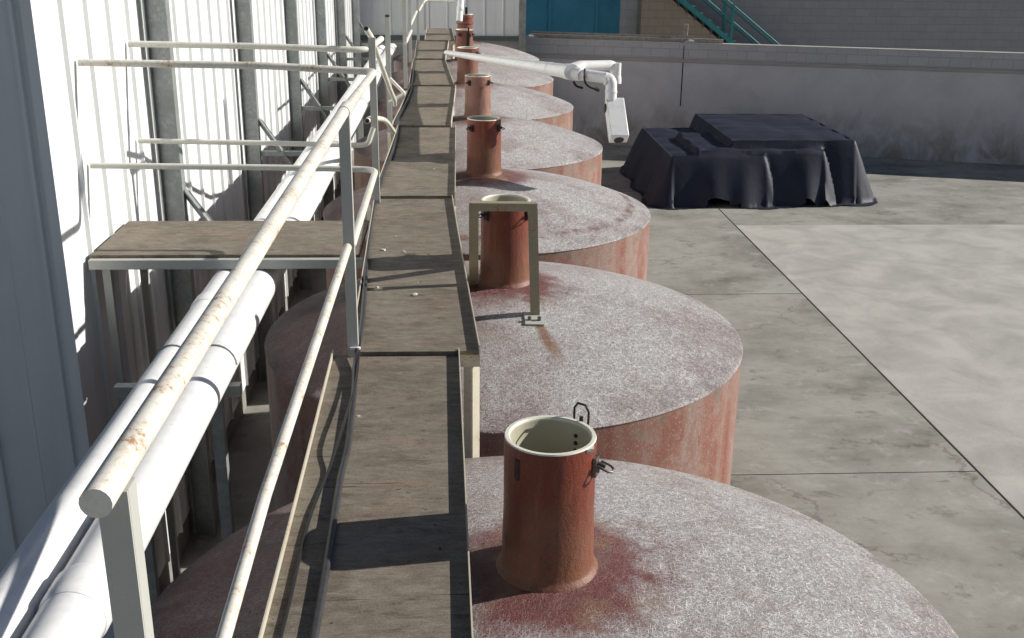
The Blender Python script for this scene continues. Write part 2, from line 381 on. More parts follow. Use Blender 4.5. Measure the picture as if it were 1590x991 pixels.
M = dict(
    cream=mat_cream(), rail=mat_steel('cream_painted_rail', (.76, .75, .67), .26), rusty=mat_steel('rust_flecked_rail', (.80, .78, .71), .50),
    post=mat_steel('grey_cream_angle_iron', (.50, .51, .47), .05), angle=mat_steel('rusty_cream_angle', (.60, .57, .47), .38),
    portal=mat_steel('rust_spotted_portal_paint', (.33, .305, .205), .50), galv=mat_galv(), clad=mat_clad(), pvc=mat_pvc(),
    black=mat_plain('black_rubber', (.018, .018, .02), .5, .3, 30), hose=mat_plain('dark_grey_hose', (.040, .040, .044), .45, .35, 25, .45),
    dark=mat_plain('dark_rusted_iron', (.035, .026, .022), .6, .4, 60), latch=mat_plain('worn_steel_latch', (.20, .17, .15), .42, .5, 40, .5, .6),
    rope=mat_plain('pale_rope', (.50, .42, .30), .8, .3, 60), flash=mat_plain('dark_green_flashing', (.10, .13, .125), .5, .2, 5),
    plinth=mat_concrete('plinth_concrete', (.30, .30, .31), (.24, .24, .25)), wallc=mat_concrete('cast_concrete_wall', (.58, .58, .60), (.50, .50, .52), True, 0.1, 1.5),
    ledge=mat_concrete('pale_concrete_ledge', (.40, .39, .37), (.34, .335, .32), False),
    block=mat_blocks('grey_block_course', (.49, .49, .505), (.45, .45, .465), (.33, .33, .335), .45, .205, off=.02),
    cap=mat_concrete('pale_mortar_cap', (.52, .51, .47), (.44, .43, .4), False),
    pale=mat_blocks('pale_block_pier', (.66, .65, .63), (.60, .59, .57), (.48, .47, .46), .5, .25), tan=mat_blocks('tan_block_wall', (.38, .31, .235), (.33, .27, .205), (.25, .21, .17), .45, .22),
    greyb=mat_blocks('grey_brown_block_wall', (.37, .365, .37), (.345, .34, .345), (.29, .285, .29), .45, .22),
    blue=mat_plain('blue_painted_steel', (.055, .31, .45), .5, .18, 1.5), teal=mat_plain('teal_painted_steel', (.03, .27, .28), .45, .2, 6),
    step=mat_plain('dull_steel_tread', (.14, .13, .13), .6, .3, 12), timber=mat_plain('grey_weathered_timber', (.34, .32, .29), .8, .35, 14),
    tarp=None, ground=mat_ground(), slab=mat_concrete('pale_concrete_apron', (.50, .49, .455), (.36, .352, .325), False), drop=mat_plain('white_chip', (.75, .74, .70), .7, .2, 80),
    joint=mat_plain('dark_joint_filler', (.05, .048, .045), .9, .2, 10))
def mat_tarp():
    N = NT('dark_navy_tarpaulin'); P = N.pos; n = N.noise(P, 2.5, 5, .6, .6); f = N.noise(P, 14, 4, .6)
    c = N.mix(n, (.010, .013, .028), (.020, .026, .050)); N.bump(N.math('ADD', n, N.math('MULTIPLY', f, .15)), .25, .03); return N.out(c, .6, .35)
M['tarp'] = mat_tarp()

# ------------------------------------------------------------------ ground
def ground():
    g = MB(); g.add([(-300, -300, 0), (300, -300, 0), (300, 400, 0), (-300, 400, 0)], [(0, 1, 2, 3)])
    tag(g.build('ground', M['ground'], smooth=False), kind='structure')
    s = MB()
    s.box(5.26, 16., 4., 19.15, -.05, .006)
    tag(s.build('pavement', M['slab'], smooth=False), kind='structure')
    j = MB()
    j.box(5.245, 5.257, 4., 26.9, -.05, .005)
    for y in (9.4, 15.1, 22.): j.box(1.9, 5.23, y, y + .007, -.05, .004)
    tag(j.build('ground_joint', M['joint'], smooth=False), kind='structure')
ground()

# ------------------------------------------------------------------ tanks
TX, TY0, TD, TR = .335, 3.2525, 3.2993, 1.518
RIM, RISE = H(2.408), .318
def domez(r): return RIM + RISE * (1 - (r / TR) ** 2) + .035 * math.exp(-(r / .30) ** 2)
def loop_latch(mb_plate, mb_loop, cx, cy, ang, zt, up=True, rn=.155, s=1., hl=.05):
    d = Vector((math.cos(ang), math.sin(ang), 0)); t = Vector((-d.y, d.x, 0)); c = Vector((cx, cy, 0))
    Mx = Matrix((t, d, Vector((0, 0, 1)))).transposed()
    p = c + d * (rn + .006) + Vector((0, 0, zt - .055))
    mb_plate.frame(p, .036 * s, .012, .07 * s, Mx)
    mb_plate.tube([p - t * .024 + d * .012, p + t * .024 + d * .012], .008, 10)
    for e in (-.018, .012): mb_plate.tube([p + d * .004 + Vector((0, 0, e)), p + d * .013 + Vector((0, 0, e))], .005, 8)
    # octagonal wire loop
    w, h = (.021 if hl < .06 else .029) * s, hl * s
    up3 = Vector((0, 0, 1)) if up else (d * .9 - Vector((0, 0, .35))).normalized()
    b = p + d * .012 + Vector((0, 0, .012))
    q = [(-w, 0), (-w * 1.05, .3), (-w * 1.05, .75), (-w * .55, 1), (w * .55, 1), (w * 1.05, .75), (w * 1.05, .3), (w, 0)]
    mb_loop.tube([b + t * a + up3 * (h * k) for a, k in q], .0042 * s, 8)
    mb_loop.tube([b + up3 * (h * .05), b + up3 * h * .45], .007 * s, 8)
TANKS = [
    (.325, 1.568, 0.0, 'nearest red fibreglass tank with a wide open cream lined neck beside the walkway'),
    (.338, 1.541, 0.0, 'second nearest red tank, its neck standing behind a rust spotted steel frame'),
    (.302, 1.560, .1, 'third nearest red tank, a red ring stain running round its pale domed top'),
    (.325, 1.572, .0, 'fourth nearest red tank with a short neck rimmed in ragged white, no stain ring'),
    (.255, 1.563, .2, 'fifth nearest red tank, its collared neck tied to the white outlet pipe'),
    (.250, 1.566, .2, 'sixth nearest red tank, a dark lever hanging down its neck'),
    (.305, 1.520, .2, 'farthest red tank with the tall two ring neck by the far sheet wall')]
for k, (nx, nh, rd, lab) in enumerate(TANKS):
    cy = TY0 + k * TD
    t = thing('fermentation_tank', (TX, cy, 0), lab, 'tank', 'row of red fibreglass tanks')
    nseg = 144 if k < 3 else 96
    w = MB()
    w.lathe([(TR - .004, -.02), (TR - .004, RIM - .05), (TR - .006, RIM - .012)], nseg, (TX, cy, 0))
    w.build('tank_wall', mat_side(k), t)
    dm = MB(); prof = [(TR - .006, RIM - .014), (TR, RIM - .012), (TR + .001, RIM - .008), (TR - .002, RIM - .001), (TR - .009, RIM + .004), (TR - .020, RIM + .009)]
    for i in range(1, 41):
        r = TR - .020 - (TR - .166) * i / 40
        prof.append((r, domez(r) + .003))
    dm.lathe(prof, nseg, (TX, cy, 0)); dm.disc(prof[-1][0], prof[-1][1], nseg, (TX, cy, 0))
    dm.build('dome', mat_dome(k, rd, k == 2, k == 1), t)
    zt = H(nh); z0 = domez(.05); ro = .155; ri = .136
    n = MB()
    pr = [(.182, domez(.182) - .004), (.172, z0 + .001), (.166, z0 + .006), (.162, z0 + .018), (.159, z0 + .05), (.158, z0 + .12), (ro, z0 + .22), (ro, zt - .012), (ro - .001, zt - .003)]
    if k in (4, 5):
        zc = zt - (.10 if k == 4 else .03)
        pr = pr[:7] + [(ro - .008, zc - .03), (ro - .008, zc - .005), (ro + .012, zc), (ro + .014, zt - .005), (ro + .004, zt - .001)]
    if k == 6:
        pr = pr[:7] + [(ro + .003, zt - .19), (ro + .022, zt - .185), (ro + .022, zt - .155), (ro + .006, zt - .15), (ro + .012, zt - .07), (ro + .022, zt - .065), (ro + .02, zt - .003)]
    n.lathe(pr, 64, (nx, cy, 0))
    neck = n.build('neck', mat_neck(k, .35 if k == 3 else (.15 if k > 3 else 0.)), t)
    l = MB()
    rt = pr[-1][0]
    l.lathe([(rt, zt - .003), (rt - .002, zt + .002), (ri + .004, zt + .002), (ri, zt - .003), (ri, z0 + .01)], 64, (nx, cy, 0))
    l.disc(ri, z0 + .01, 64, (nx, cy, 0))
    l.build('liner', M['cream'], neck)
    if k == 0:
        for a in (163, 44):
            for e in (0, .028, .056)[:2 if a == 163 else 3]:
                d = Vector((math.cos(R_(a)), math.sin(R_(a)), 0)); c = Vector((nx, cy, zt - .05 - e))
                b = MB(); b.tube([c + d * (ri + .002), c + d * (ri - .004)], .0075, 10); b.build('bolt', M['dark'], neck)
        c = MB(); d = Vector((math.cos(R_(221)), math.sin(R_(221)), 0)); c.frame(Vector((nx, cy, zt - .075)) + d * (ro + .001), .02, .006, .075, Matrix.Rotation(R_(221 - 90), 3, 'Z')); c.build('latch_slot', M['dark'], neck, bevel=.002)
        c = MB()   # dried white drip on the rim
        for a, s in ((-38, .016), (-33, .010), (-44, .008)):
            d = Vector((math.cos(R_(a)), math.sin(R_(a)), 0)); c.frame(Vector((nx, cy, zt - .008)) + d * (ro + .001), s, s, .012)
        c.build('paint_drip', M['drop'], neck)
    angs = [(47, True), (-24, False)] if k == 0 else [(-35, False), (205, True), (85, True)]
    if k != 6:
        for i, (a, up) in enumerate(angs):
            p = MB(); q = MB()
            if k and i == 1: a = 212 + 6 * k
            loop_latch(p, q, nx, cy, R_(a), zt - (.02 if k else (-.012 if i == 0 else .03)), up and k == 0, pr[-2][0] if k in (4, 5) else ro, 1.0 if k == 0 else .9,   .085 if k == 0 and i == 0 else .05)
            la = p.build('latch', M['latch'] if (k == 0 and i == 1) else M['dark'], neck)
            la2 = q.build('latch_loop', M['dark'] if i != 1 or k else M['latch'], neck)
    if k == 4:
        s = MB()
        for dz in (.118, .128): s.tube([(nx + (ro + .002) * math.cos(2 * math.pi * i / 40), cy + (ro + .002) * math.sin(2 * math.pi * i / 40), zt - dz) for i in range(41)], .007, 8, False)
        s.build('rope_tie', M['rope'], neck)
    if k == 5:
        s = MB(); s.bar((nx + .07, cy - .168, zt - .05), (nx + .05, cy - .175, zt - .42), .055, .02, (0, -1, 0)); s.bar((nx + .075, cy - .175, zt + .05), (nx + .065, cy - .172, zt - .06), .025, .02, (0, -1, 0))
        s.build('lever', M['dark'], neck)
    if k == 6:
        s = MB(); s.box(nx + .0, nx + .055, cy - .05, cy - .02, zt - .05, zt + .14); s.build('black_stub', M['black'], neck)

# ------------------------------------------------------------------ walkway
SEG = [ # y0, l0, r0, y1, l1, r1
    (1.55, -.545, .062, 4.90, -.578, .033), (4.88, -.495, .132, 8.19, -.592, .008), (8.20, -.600, .030, 11.5, -.560, .052),
    (11.50, -.62, .002, 14.8, -.540, .072), (14.8, -.56, .05, 18.1, -.605, -.085), (18.1, -.585, -.08, 21.4, -.645, -.027), (21.4, -.490, .083, 24.5, -.510, .035)]
SL = ['nearest walkway section, long grey board with cracks beside the wide open neck',
      'walkway section beside the neck with the steel frame, littered with white chips',
      'walkway section beside the tank with the red ring stain',
      'walkway section beside the tank with the ragged white neck rim',
      'walkway section narrowing away beside the collared neck tied to the white pipe',
      'walkway section beside the neck with the dark lever',
      'last walkway section, ending short of the far sheet wall']
for k, (y0, l0, r0, y1, l1, r1) in enumerate(SEG):
    za, zb = H(1.898), H(1.920)
    t = thing('walkway_section', ((l0 + r0) / 2, y0, 0), SL[k], 'walkway', 'walkway sections over the tanks')
    b = MB(); th = .02
    ins = .005
    # board with a slight sag
    n = 8; tops = []
    for i in range(n + 1):
        u = i / n; sag = -.010 * math.sin(math.pi * u) * (1 + .5 * (k % 2))
        y = y0 + (y1 - y0) * u; z = za + (zb - za) * u + sag
        tops.append((l0 + (l1 - l0) * u + ins, r0 + (r1 - r0) * u - ins, y, z))
    vs = []; fs = []
    for (l, r, y, z) in tops: vs += [(l, y, z), (r, y, z), (r, y, z - th), (l, y, z - th)]
    for i in range(n):
        o = 4 * i; q = o + 4
        fs += [(o, o + 1, q + 1, q), (o + 1, o + 2, q + 2, q + 1), (o + 2, o + 3, q + 3, q + 2), (o + 3, o, q, q + 3)]
    fs += [(0, 3, 2, 1), (4 * n, 4 * n + 1, 4 * n + 2, 4 * n + 3)]
    b.add(vs, fs); b.build('board', mat_ply(k), t)
    for side in (0, 1):
        f = MB(); 
        for i in range(n):
            a, c = tops[i], tops[i + 1]
            xa = a[side]; xc = c[side]; sg = -1 if side == 0 else 1
            xa += sg * .001; xc += sg * .001
            f.hexa([(xa, a[2], a[3] - .045), (xa + sg * .005, a[2], a[3] - .045), (xc + sg * .005, c[2], c[3] - .045), (xc, c[2], c[3] - .045)][::sg],
                   [(xa, a[2], a[3] + .030), (xa + sg * .005, a[2], a[3] + .030), (xc + sg * .005, c[2], c[3] + .030), (xc, c[2], c[3] + .030)][::sg])
        f.build('edge_angle', M['angle'], t)
    # frame beam and legs at the near end
    fb = MB(); fb.box(l0 + .004, r0 + .002, y0 + .005, y0 + .055, za - .085, za - .022)
    for u in (.33, .66):
        l = l0 + (l1 - l0) * u; r = r0 + (r1 - r0) * u; y = y0 + (y1 - y0) * u; f2 = MB(); f2.box(l + .01, r - .01, y, y + .04, za - .10, za - .055)
        f2.build('cross_beam', M['angle'], t)
    fb.build('cross_beam', M['angle'], t)
    for x, sg in ((r0 - .008, -1), (l0 + .012, 1)):
        lg = MB(); yy = y0 + .03 if k else y0 + .03
        zz = za - .086
        e = Vector((x - .03, yy, 0)); ua = Vector((-.82, .57, 0)) * .045; ub = Vector((.60, .80, 0)) * .06
        for q in (ua, ub): lg.bar(e + q * .54, e + q * .54 + Vector((0, 0, zz)), .006, q.length, q)
        lg.build('leg', M['angle'], t)

# white chips on the boards
for i, (x, y, s) in enumerate([(-.442, 6.747, .020), (-.31, 6.715, .013), (-.207, 5.80, .018), (-.398, 4.19, .008), (-.38, 7.1, .008), (-.20, 6.05, .006), (-.425, 5.95, .010), (-.15, 9.3, .008)]):
    k = 1 if 4.88 < y < 8.19 else (0 if y < 4.88 else 2)
    y0, l0, r0, y1, l1, r1 = SEG[k]; u = (y - y0) / (y1 - y0)
    z = H(1.898) + (H(1.920) - H(1.898)) * u - .010 * math.sin(math.pi * u) * (1 + .5 * (k % 2))
    m = MB()
    for j in range(3):
        a = random.uniform(0, 6.3); m.frame((x + math.cos(a) * s * .4, y + math.sin(a) * s * .6, z + s * .25), s * random.uniform(.4, 1), s * random.uniform(.5, 1.2), s * .5,
                Matrix.Rotation(random.uniform(0, 3), 3, 'Z') @ Matrix.Rotation(random.uniform(-.3, .3), 3, 'X'))
    tag(m.build('paint_chip', M['drop'], smooth=False), 'small white chip lying on the grey walkway boards', 'debris', 'white chips on the walkway')

# ------------------------------------------------------------------ hose and cable on the walkway
def onboard(x, y, lift):
    for k, (y0, l0, r0, y1, l1, r1) in enumerate(SEG):
        if y0 <= y <= y1 + .02:
            u = (y - y0) / (y1 - y0)
            return (x, y, H(1.898) + (H(1.920) - H(1.898)) * u - .010 * math.sin(math.pi * u) * (1 + .5 * (k % 2)) + lift)
    return (x, y, H(1.90) + lift)
hp = [(-.405, 1.7), (-.403, 2.63), (-.41, 3.12), (-.42, 3.6), (-.416, 3.88), (-.427, 4.19), (-.439, 4.46), (-.452, 4.70), (-.457, 4.94), (-.466, 5.27), (-.483, 5.63), (-.52, 6.29), (-.545, 6.8), (-.573, 7.6),
      (-.578, 8.1), (-.572, 8.6), (-.570, 9.2), (-.545, 9.82), (-.540, 10.5), (-.550, 11.3), (-.585, 11.8), (-.545, 12.8), (-.52, 13.8), (-.515, 14.6), (-.53, 15.6), (-.555, 16.8), (-.575, 18.), (-.565, 19), (-.60, 20.3), (-.62, 21.3)]
m = MB(); m.tube(spline([onboard(x, y, .0128 + .002 * math.sin(y * 2.1) + (.012 if abs(y - 4.88) < .3 else 0)) for x, y in hp], 5), .0135, 14)
tag(m.build('hose', M['hose']), 'thick dark grey hose running along the left edge of the walkway', 'hose')
wp = [(-.497, 1.7), (-.498, 2.63), (-.498, 2.87), (-.501, 3.12), (-.497, 3.36), (-.474, 3.66), (-.452, 3.89), (-.438, 4.25), (-.432, 4.48), (-.442, 4.75), (-.452, 5.0)]
m = MB(); m.tube(spline([onboard(x, y, .008 + (.030 if y > 3.75 else .0)) for x, y in wp], 5), .0055, 8)
tag(m.build('cable', M['black']), 'thin black cable crossing the thick hose on the nearest walkway board', 'cable')

# ------------------------------------------------------------------ handrails
def angle_post(x, y, z0, z1, name='post', parent=None, w=.05):
    p = MB(); p.box(x - w * .5, x + w * .5, y, y + .006, z0, z1); p.box(x + w * .5 - .006, x + w * .5, y + .007, y + w, z0, z1)
    return p.build(name, M['post'], parent)
hr = thing('handrail', (-.5, 4.87, H(1.93)), 'nearest handrail with a rust flecked top rail turning left above the side platform', 'handrail')
angle_post(-.478, 4.868, H(1.96), H(.735), parent=hr)
angle_post(-.552, 1.58, H(1.98), H(.853), parent=hr)
m = MB(); m.tube([(-.55, 1.5, H(.83)), (-.515, 2.9, H(.79)), (-.472, 4.84, H(.737))], .026, 16)
m.build('top_rail', M['rusty'], hr)
m = MB(); m.tube([(-.471, 4.80, H(.738)), (-.470, 4.96, H(.737))], .029, 16, round_end=True); m.build('rail_joint', M['rail'], hr)
m = MB(); m.tube(bend([(-.470, 4.93, H(.74)), (-.476, 6.88, H(.805)), (-.62, 6.9, H(.80)), (-1.15, 6.9, H(.773)), (-2.28, 6.9, H(.76))], .10, 8), .0225, 16)
o = m.build('top_rail', M['rusty'], hr)
m = MB(); m.tube([(-.59, 1.55, H(1.75)), (-.564, 2.9, H(1.587)), (-.482, 4.858, H(1.367))], .0195, 14); m.build('mid_rail', M['rusty'], hr)
m = MB(); m.tube(bend([(-.468, 4.90, H(1.375)), (-.482, 6.88, H(1.42)), (-1.19, 6.9, H(1.411)), (-2.28, 6.9, H(1.40))], .12, 8), .0195, 14); m.build('mid_rail', M['rail'], hr)
m = MB(); m.frame((-.465, 4.86, H(1.87)), .05, .012, .01); m.tube([(-.452, 4.85, H(1.885)), (-.447, 4.845, H(1.86))], .008, 8); m.build('wire_tie', M['pvc'], hr)

h2 = thing('handrail', (-.58, 8.05, H(1.96)), 'cream handrail along the far side of the side platform, mid rail end bent up', 'handrail')
angle_post(-.567, 8.05, H(1.99), H(.70), parent=h2)
m = MB(); m.tube(bend([(-.52, 8.42, H(.74)), (-.60, 8.02, H(.785)), (-1.33, 8.0, H(.761)), (-2.28, 8.0, H(.75))], .10, 8), .0225, 16); m.build('top_rail', M['rail'], h2)
m = MB(); m.tube(bend([(-.572, 8.02, H(1.345)), (-.615, 8.0, H(1.468)), (-.70, 8.0, H(1.47)), (-1.37, 8.0, H(1.454)), (-2.28, 8.0, H(1.44))], .06, 8), .019, 14); m.build('mid_rail', M['rail'], h2)

h3 = thing('handrail', (-.65, 11.4, H(1.93)), 'lone handrail post with a mid rail stub bent back into a hook', 'handrail')
angle_post(-.64, 11.4, H(1.95), H(.79), parent=h3)
m = MB(); m.tube([(-.64, 11.42, H(.788)), (-.64, 11.42, H(.765))], .024, 12); m.build('post_cap', M['black'], h3)
m = MB(); m.tube(bend([(-.629, 11.38, H(1.394)), (-.475, 11.36, H(1.55)), (-.640, 11.38, H(1.64))], .02, 4), .018, 12); m.build('mid_rail', M['rail'], h3)
m = MB(); m.tube([(-.600, 7.98, H(.63)), (-.59, 8.35, H(.72)), (-.55, 9.9, H(1.30)), (-.535, 10.5, H(1.50)), (-.58, 11.36, H(1.67))], .0205, 14, True, .82)
tag(m.build('loose_rail', M['rail']), 'loose rail tube leaning down from the platform post, black open end up', 'pipe')
m = MB(); m.tube(spline([(-.615, 7.99, H(1.29)), (-.60, 8.3, H(1.32)), (-.57, 9.4, H(1.51)), (-.563, 10.5, H(1.78)), (-.575, 11.0, H(1.89))], 4), .021, 14, True, .8)
tag(m.build('rail_stub', M['rail']), 'short curved rail stub with open end dropping to the walkway edge', 'pipe')

h4 = thing('handrail', (-.6, 14.8, H(1.93)), 'farthest handrail, its mid rail stepping away and turning right at the end', 'handrail')
angle_post(-.605, 14.8, H(1.95), H(.80), parent=h4); angle_post(-.652, 18.1, H(1.95), H(.80), parent=h4); angle_post(-.616, 21.4, H(1.95), H(.85), parent=h4); angle_post(-.545, 24.4, H(1.95), H(.9), parent=h4)
for a, b in (((-.592, 14.78, H(1.353)), (-.630, 18.09, H(1.461))), ((-.645, 18.12, H(1.381)), (-.635, 21.38, H(1.37)))):
    m = MB(); m.tube([a, b], .021, 12); m.build('mid_rail', M['rail'], h4)
m = MB(); m.tube(bend([(-.600, 21.42, H(1.37)), (-.541, 24.38, H(1.332)), (.10, 24.4, H(1.353))], .1, 6), .021, 12); m.build('mid_rail', M['rail'], h4)

# ------------------------------------------------------------------ side platform
sp = thing('side_platform', (-1.4, 6.65, H(1.96)), 'narrow board side platform bridging from the walkway to the white sheet wall', 'platform')
m = MB(); m.box(-2.27, -.585, 6.65, 7.515, H(1.942), H(1.918)); m.build('board', mat_ply(11), sp, bevel=.004)
m = MB(); m.box(-2.27, -.565, 6.60, 6.648, H(2.00), H(1.938)); m.build('edge_channel', M['post'], sp, bevel=.004)
m = MB(); m.box(-2.27, -.565, 7.516, 7.56, H(2.00), H(1.935)); m.build('edge_channel', M['post'], sp, bevel=.004)
m = MB()
for x in (-2.21,):
    m.box(x, x + .05, 6.66, 6.71, 0, H(1.943)); m.build('leg', M['post'], sp); m = MB(); m.box(x, x + .05, 7.45, 7.50, 0, H(1.943)); m.build('leg', M['post'], sp)

# ------------------------------------------------------------------ frame over the second neck
pf = thing('steel_frame', (.3, 6.2, H(2.13)), 'rust spotted steel frame straddling the second nearest neck', 'frame')
rf, lf = Vector((.492, 6.032, H(2.127))), Vector((.137, 6.50, H(2.093)))
rt, lt = Vector((.466, 6.032, H(1.470))), Vector((.128, 6.05, H(1.470)))
for a, b in ((rf, rt), (lf, lt)):
    m = MB(); sx = .023 if a is rf else -.023; m.bar(a, b, .056, .008, (0, -1, 0)); m.bar(a + Vector((sx, .029, 0)), b + Vector((sx, .029, 0)), .008, .05, (0, -1, 0)); m.build('leg', M['portal'], pf)
m = MB(); m.bar(lt + Vector((-.026, -.009, .006)), rt + Vector((.026, -.009, .006)), .008, .046, (0, 0, 1)); m.bar(lt + Vector((-.026, .020, .026)), rt + Vector((.026, .020, .026)), .052, .006, (0, 0, 1)); m.build('top_bar', M['portal'], pf)
nrm = Vector((.0425, -.1435, 1)).normalized(); ax = Vector((1, 0, -.0425)); m = MB(); m.bar(rf + Vector((-.01, -.045, -.0015)) - ax * .055, rf + Vector((-.01, -.045, -.0015)) + ax * .055, .15, .010, nrm)
m.build('foot_plate', M['post'], pf)
m = MB(); m.tube([rf + Vector((-.038, -.07, -.006)), rf + Vector((-.038, -.07, .022))], .011, 8); m.build('bolt', M['latch'], pf); m = MB(); m.tube([rf + Vector((.02, -.07, -.008)), rf + Vector((.02, -.07, .020))], .011, 8); m.build('bolt', M['latch'], pf)

# ------------------------------------------------------------------ long white pipes along the building
def hB(y): return 2.125 + (y - 8.4) * .0084
def hA(y): return 2.115 + (y - 9.0) * .0095
m = MB(); m.tube([(-1.222, y, H(hB(y))) for y in (-2, 6, 14, 23.4)], .106, 32, True, .94)
p1 = tag(m.build('drain_pipe', M['pvc']), 'thick white plastic pipe running beside the tanks, nearest the walkway', 'pipe', 'white pipes along the sheet wall')
for y in (3.0, 9.0, 15., 21.):
    m = MB(); m.tube([(-1.222, y, H(hB(y))), (-1.222, y + .02, H(hB(y))), (-1.222, y + .15, H(hB(y + .15))), (-1.222, y + .17, H(hB(y + .17)))], [.108, .114, .114, .108], 32); m.build('coupling', M['pvc'], p1)
m = MB(); m.tube([(-1.43, y, H(hA(y))) for y in (-2, 6, 14, 23.2)], .088, 32, True, .94)
p2 = tag(m.build('drain_pipe', M['pvc']), 'thick white plastic pipe running close to the sheet wall, behind its twin', 'pipe', 'white pipes along the sheet wall')
for y in (.8, 6.0, 12.0, 18.):
    m = MB(); m.tube([(-1.43, y, H(hA(y))), (-1.43, y + .02, H(hA(y))), (-1.43, y + .13, H(hA(y + .13))), (-1.43, y + .15, H(hA(y + .15)))], [.09, .096, .096, .09], 32); m.build('coupling', M['pvc'], p2)

for y, lb in ((5.2, 'steel trestle under the two white pipes just before the side platform'), (1.7, 'nearest steel trestle under the two white pipes')):
    ts = thing('pipe_trestle', (-1.55, y, 0), lb, 'pipe support')
    zz = H(hB(y) + .108); m = MB(); m.box(-1.74, -1.10, y, y + .06, zz - .06, zz); m.build('crossbar', M['galv'], ts)
    for x in (-1.70, -1.26):
        m = MB(); m.box(x, x + .06, y, y + .06, 0, zz - .061); m.build('leg', M['galv'], ts)
    for x, hh, r0 in ((-1.222, hB(y), .109), (-1.43, hA(y), .091)):
        m = MB(); m.tube([(x + r0 * math.cos(math.pi * k / 12), y + .03, H(hh) + r0 * math.sin(math.pi * k / 12)) for k in range(13)], .006, 6); m.build('pipe_strap', M['galv'], ts)
# ------------------------------------------------------------------ metal building
bd = thing('metal_building', (-2.4, 12, 0), 'tall white sheet clad building with grey steel columns along the left', 'building')
def profile(L):
    out = []; s = 0
    while s < L:
        for a, d in ((0, 0), (.205, 0), (.209, .003), (.221, .003), (.225, 0), (.408, 0), (.418, .026), (.440, .026), (.450, 0)):
            if s + a <= L: out.append((s + a, d))
        s += .4505
    if out[-1][0] < L - 1e-4: out.append((L, 0))
    return out
def clad(origin, dirv, nrm, L, z0, z1):
    m = MB(); pr = profile(L); o = Vector(origin); d = Vector(dirv); n = Vector(nrm)
    front = [o + d * s + n * h for s, h in pr]; back = [o + d * s - n * .012 for s, h in pr]
    vs = []
    for p in front + back: vs += [(p.x, p.y, z0), (p.x, p.y, z1)]
    fs = []; N_ = len(pr)
    for i in range(N_ - 1):
        a = 2 * i; fs.append((a, a + 2, a + 3, a + 1)); b = 2 * (N_ + i); fs.append((b, b + 1, b + 3, b + 2))
    m.add(vs, fs); return m
clad((-2.3, 6.3, 0), (0, 1, 0), (1, 0, 0), 20.7, .25, H(-2.6)).build('sheet_wall', M['clad'], bd, smooth=False)
clad((-2.3, 27.0, 0), (1, 0, 0), (0, -1, 0), 4.0, H(2.36), H(-2.6)).build('sheet_wall', M['clad'], bd, smooth=False)
clad((-12.3, 6.3, 0), (1, 0, 0), (0, -1, 0), 9.95, .25, H(-2.6)).build('sheet_wall', M['clad'], bd, smooth=False)
m = MB(); m.box(-2.345, -2.285, 6.255, 6.315, .2, H(-2.6)); m.build('corner_trim', M['clad'], bd, smooth=False)
m = MB(); m.box(-2.34, -2.31, 6.34, 27, -.05, .249); m.build('plinth', M['plinth'], bd, smooth=False)
m = MB(); m.box(-2.3, 1.66, 26.985, 27.2, -.05, H(2.395)); m.build('plinth', M['plinth'], bd, smooth=False)
m = MB(); m.box(-2.3, 1.66, 26.94, 27.02, H(2.394), H(2.285)); m.build('flashing', M['flash'], bd, smooth=False)
def ibeam(x0, x1, y, w, z0, z1):
    m = MB(); t = .009
    m.box(x0, x0 + t, y - w / 2, y + w / 2, z0, z1); m.box(x1 - t, x1, y - w / 2, y + w / 2, z0, z1); m.box(x0 + t + .0005, x1 - t - .0005, y - .004, y + .004, z0, z1); return m
CY = [15.45 + 3.5 * i for i in (-2, -1, 0, 1, 2, 3)]
for y in CY:
    ibeam(-2.262, -2.095, y, .11, 0, H(-2.5)).build('column', M['galv'], bd)
    b = MB(); b.bar((-2.09, y, H(1.905)), (-1.62, y, H(2.62)), .075, .012, (1, 0, .7)); b.bar((-2.09, y + .033, H(1.935)), (-1.62, y + .033, H(2.65)), .010, .06, (1, 0, .7))
    b.build('brace', M['galv'], bd)
    b = MB(); zz = hB(y) + .108 + .026; b.bar((-2.094, y + .01, H(zz)), (-1.12, y + .01, H(zz)), .06, .05); b.build('bracket_arm', M['galv'], bd)
m = MB(); m.box(1.662, 1.825, 26.86, 27.1, 0, H(-2.5)); m.build('corner_column', M['galv'], bd)
m = MB(); m.box(-2.36, -2.31, 6.25, 27.2, H(-2.59), H(-2.75)); m.box(-2.3, 1.9, 27.02, 27.2, H(-2.59), H(-2.75)); m.build('eaves_trim', M['flash'], bd, smooth=False)

# ------------------------------------------------------------------ boundary wall of the yard
A, B = Vector((1.9, 27.95, 0)), Vector((24., 21.9, 0))
d = (B - A).normalized(); nrm = Vector((d.y, -d.x, 0))
ang = math.atan2(d.y, d.x); MZ = Matrix.Rotation(ang, 3, 'Z'); L = (B - A).length
bw = thing('yard_wall', A, 'grey concrete wall with block courses on top at the back of the yard', 'wall')
def wallbox(m, s0, s1, t0, t1, z0, z1):
    c = A + d * ((s0 + s1) / 2) + nrm * ((t0 + t1) / 2); m.frame((c.x, c.y, (z0 + z1) / 2), s1 - s0, abs(t1 - t0), z1 - z0, MZ)
S = 3.97   # expansion joint
m = MB(); wallbox(m, 0, S - .015, -.25, 0, -.05, H(2.885)); m.build('cast_panel', M['wallc'], bw, smooth=False)
m = MB(); wallbox(m, S + .015, L, -.25, 0, -.05, H(2.885)); m.build('cast_panel', M['wallc'], bw, smooth=False)
m = MB(); wallbox(m, S - .0145, S + .0145, -.2, -.02, -.05, H(2.885)); wallbox(m, S - .012, S + .010, -.1, .004, H(2.79), H(2.47)); m.build('joint', M['joint'], bw, smooth=False)
m = MB(); wallbox(m, 0, L, -.25, .03, H(2.883), H(2.795)); m.build('ledge', M['ledge'], bw, smooth=False, bevel=.008)
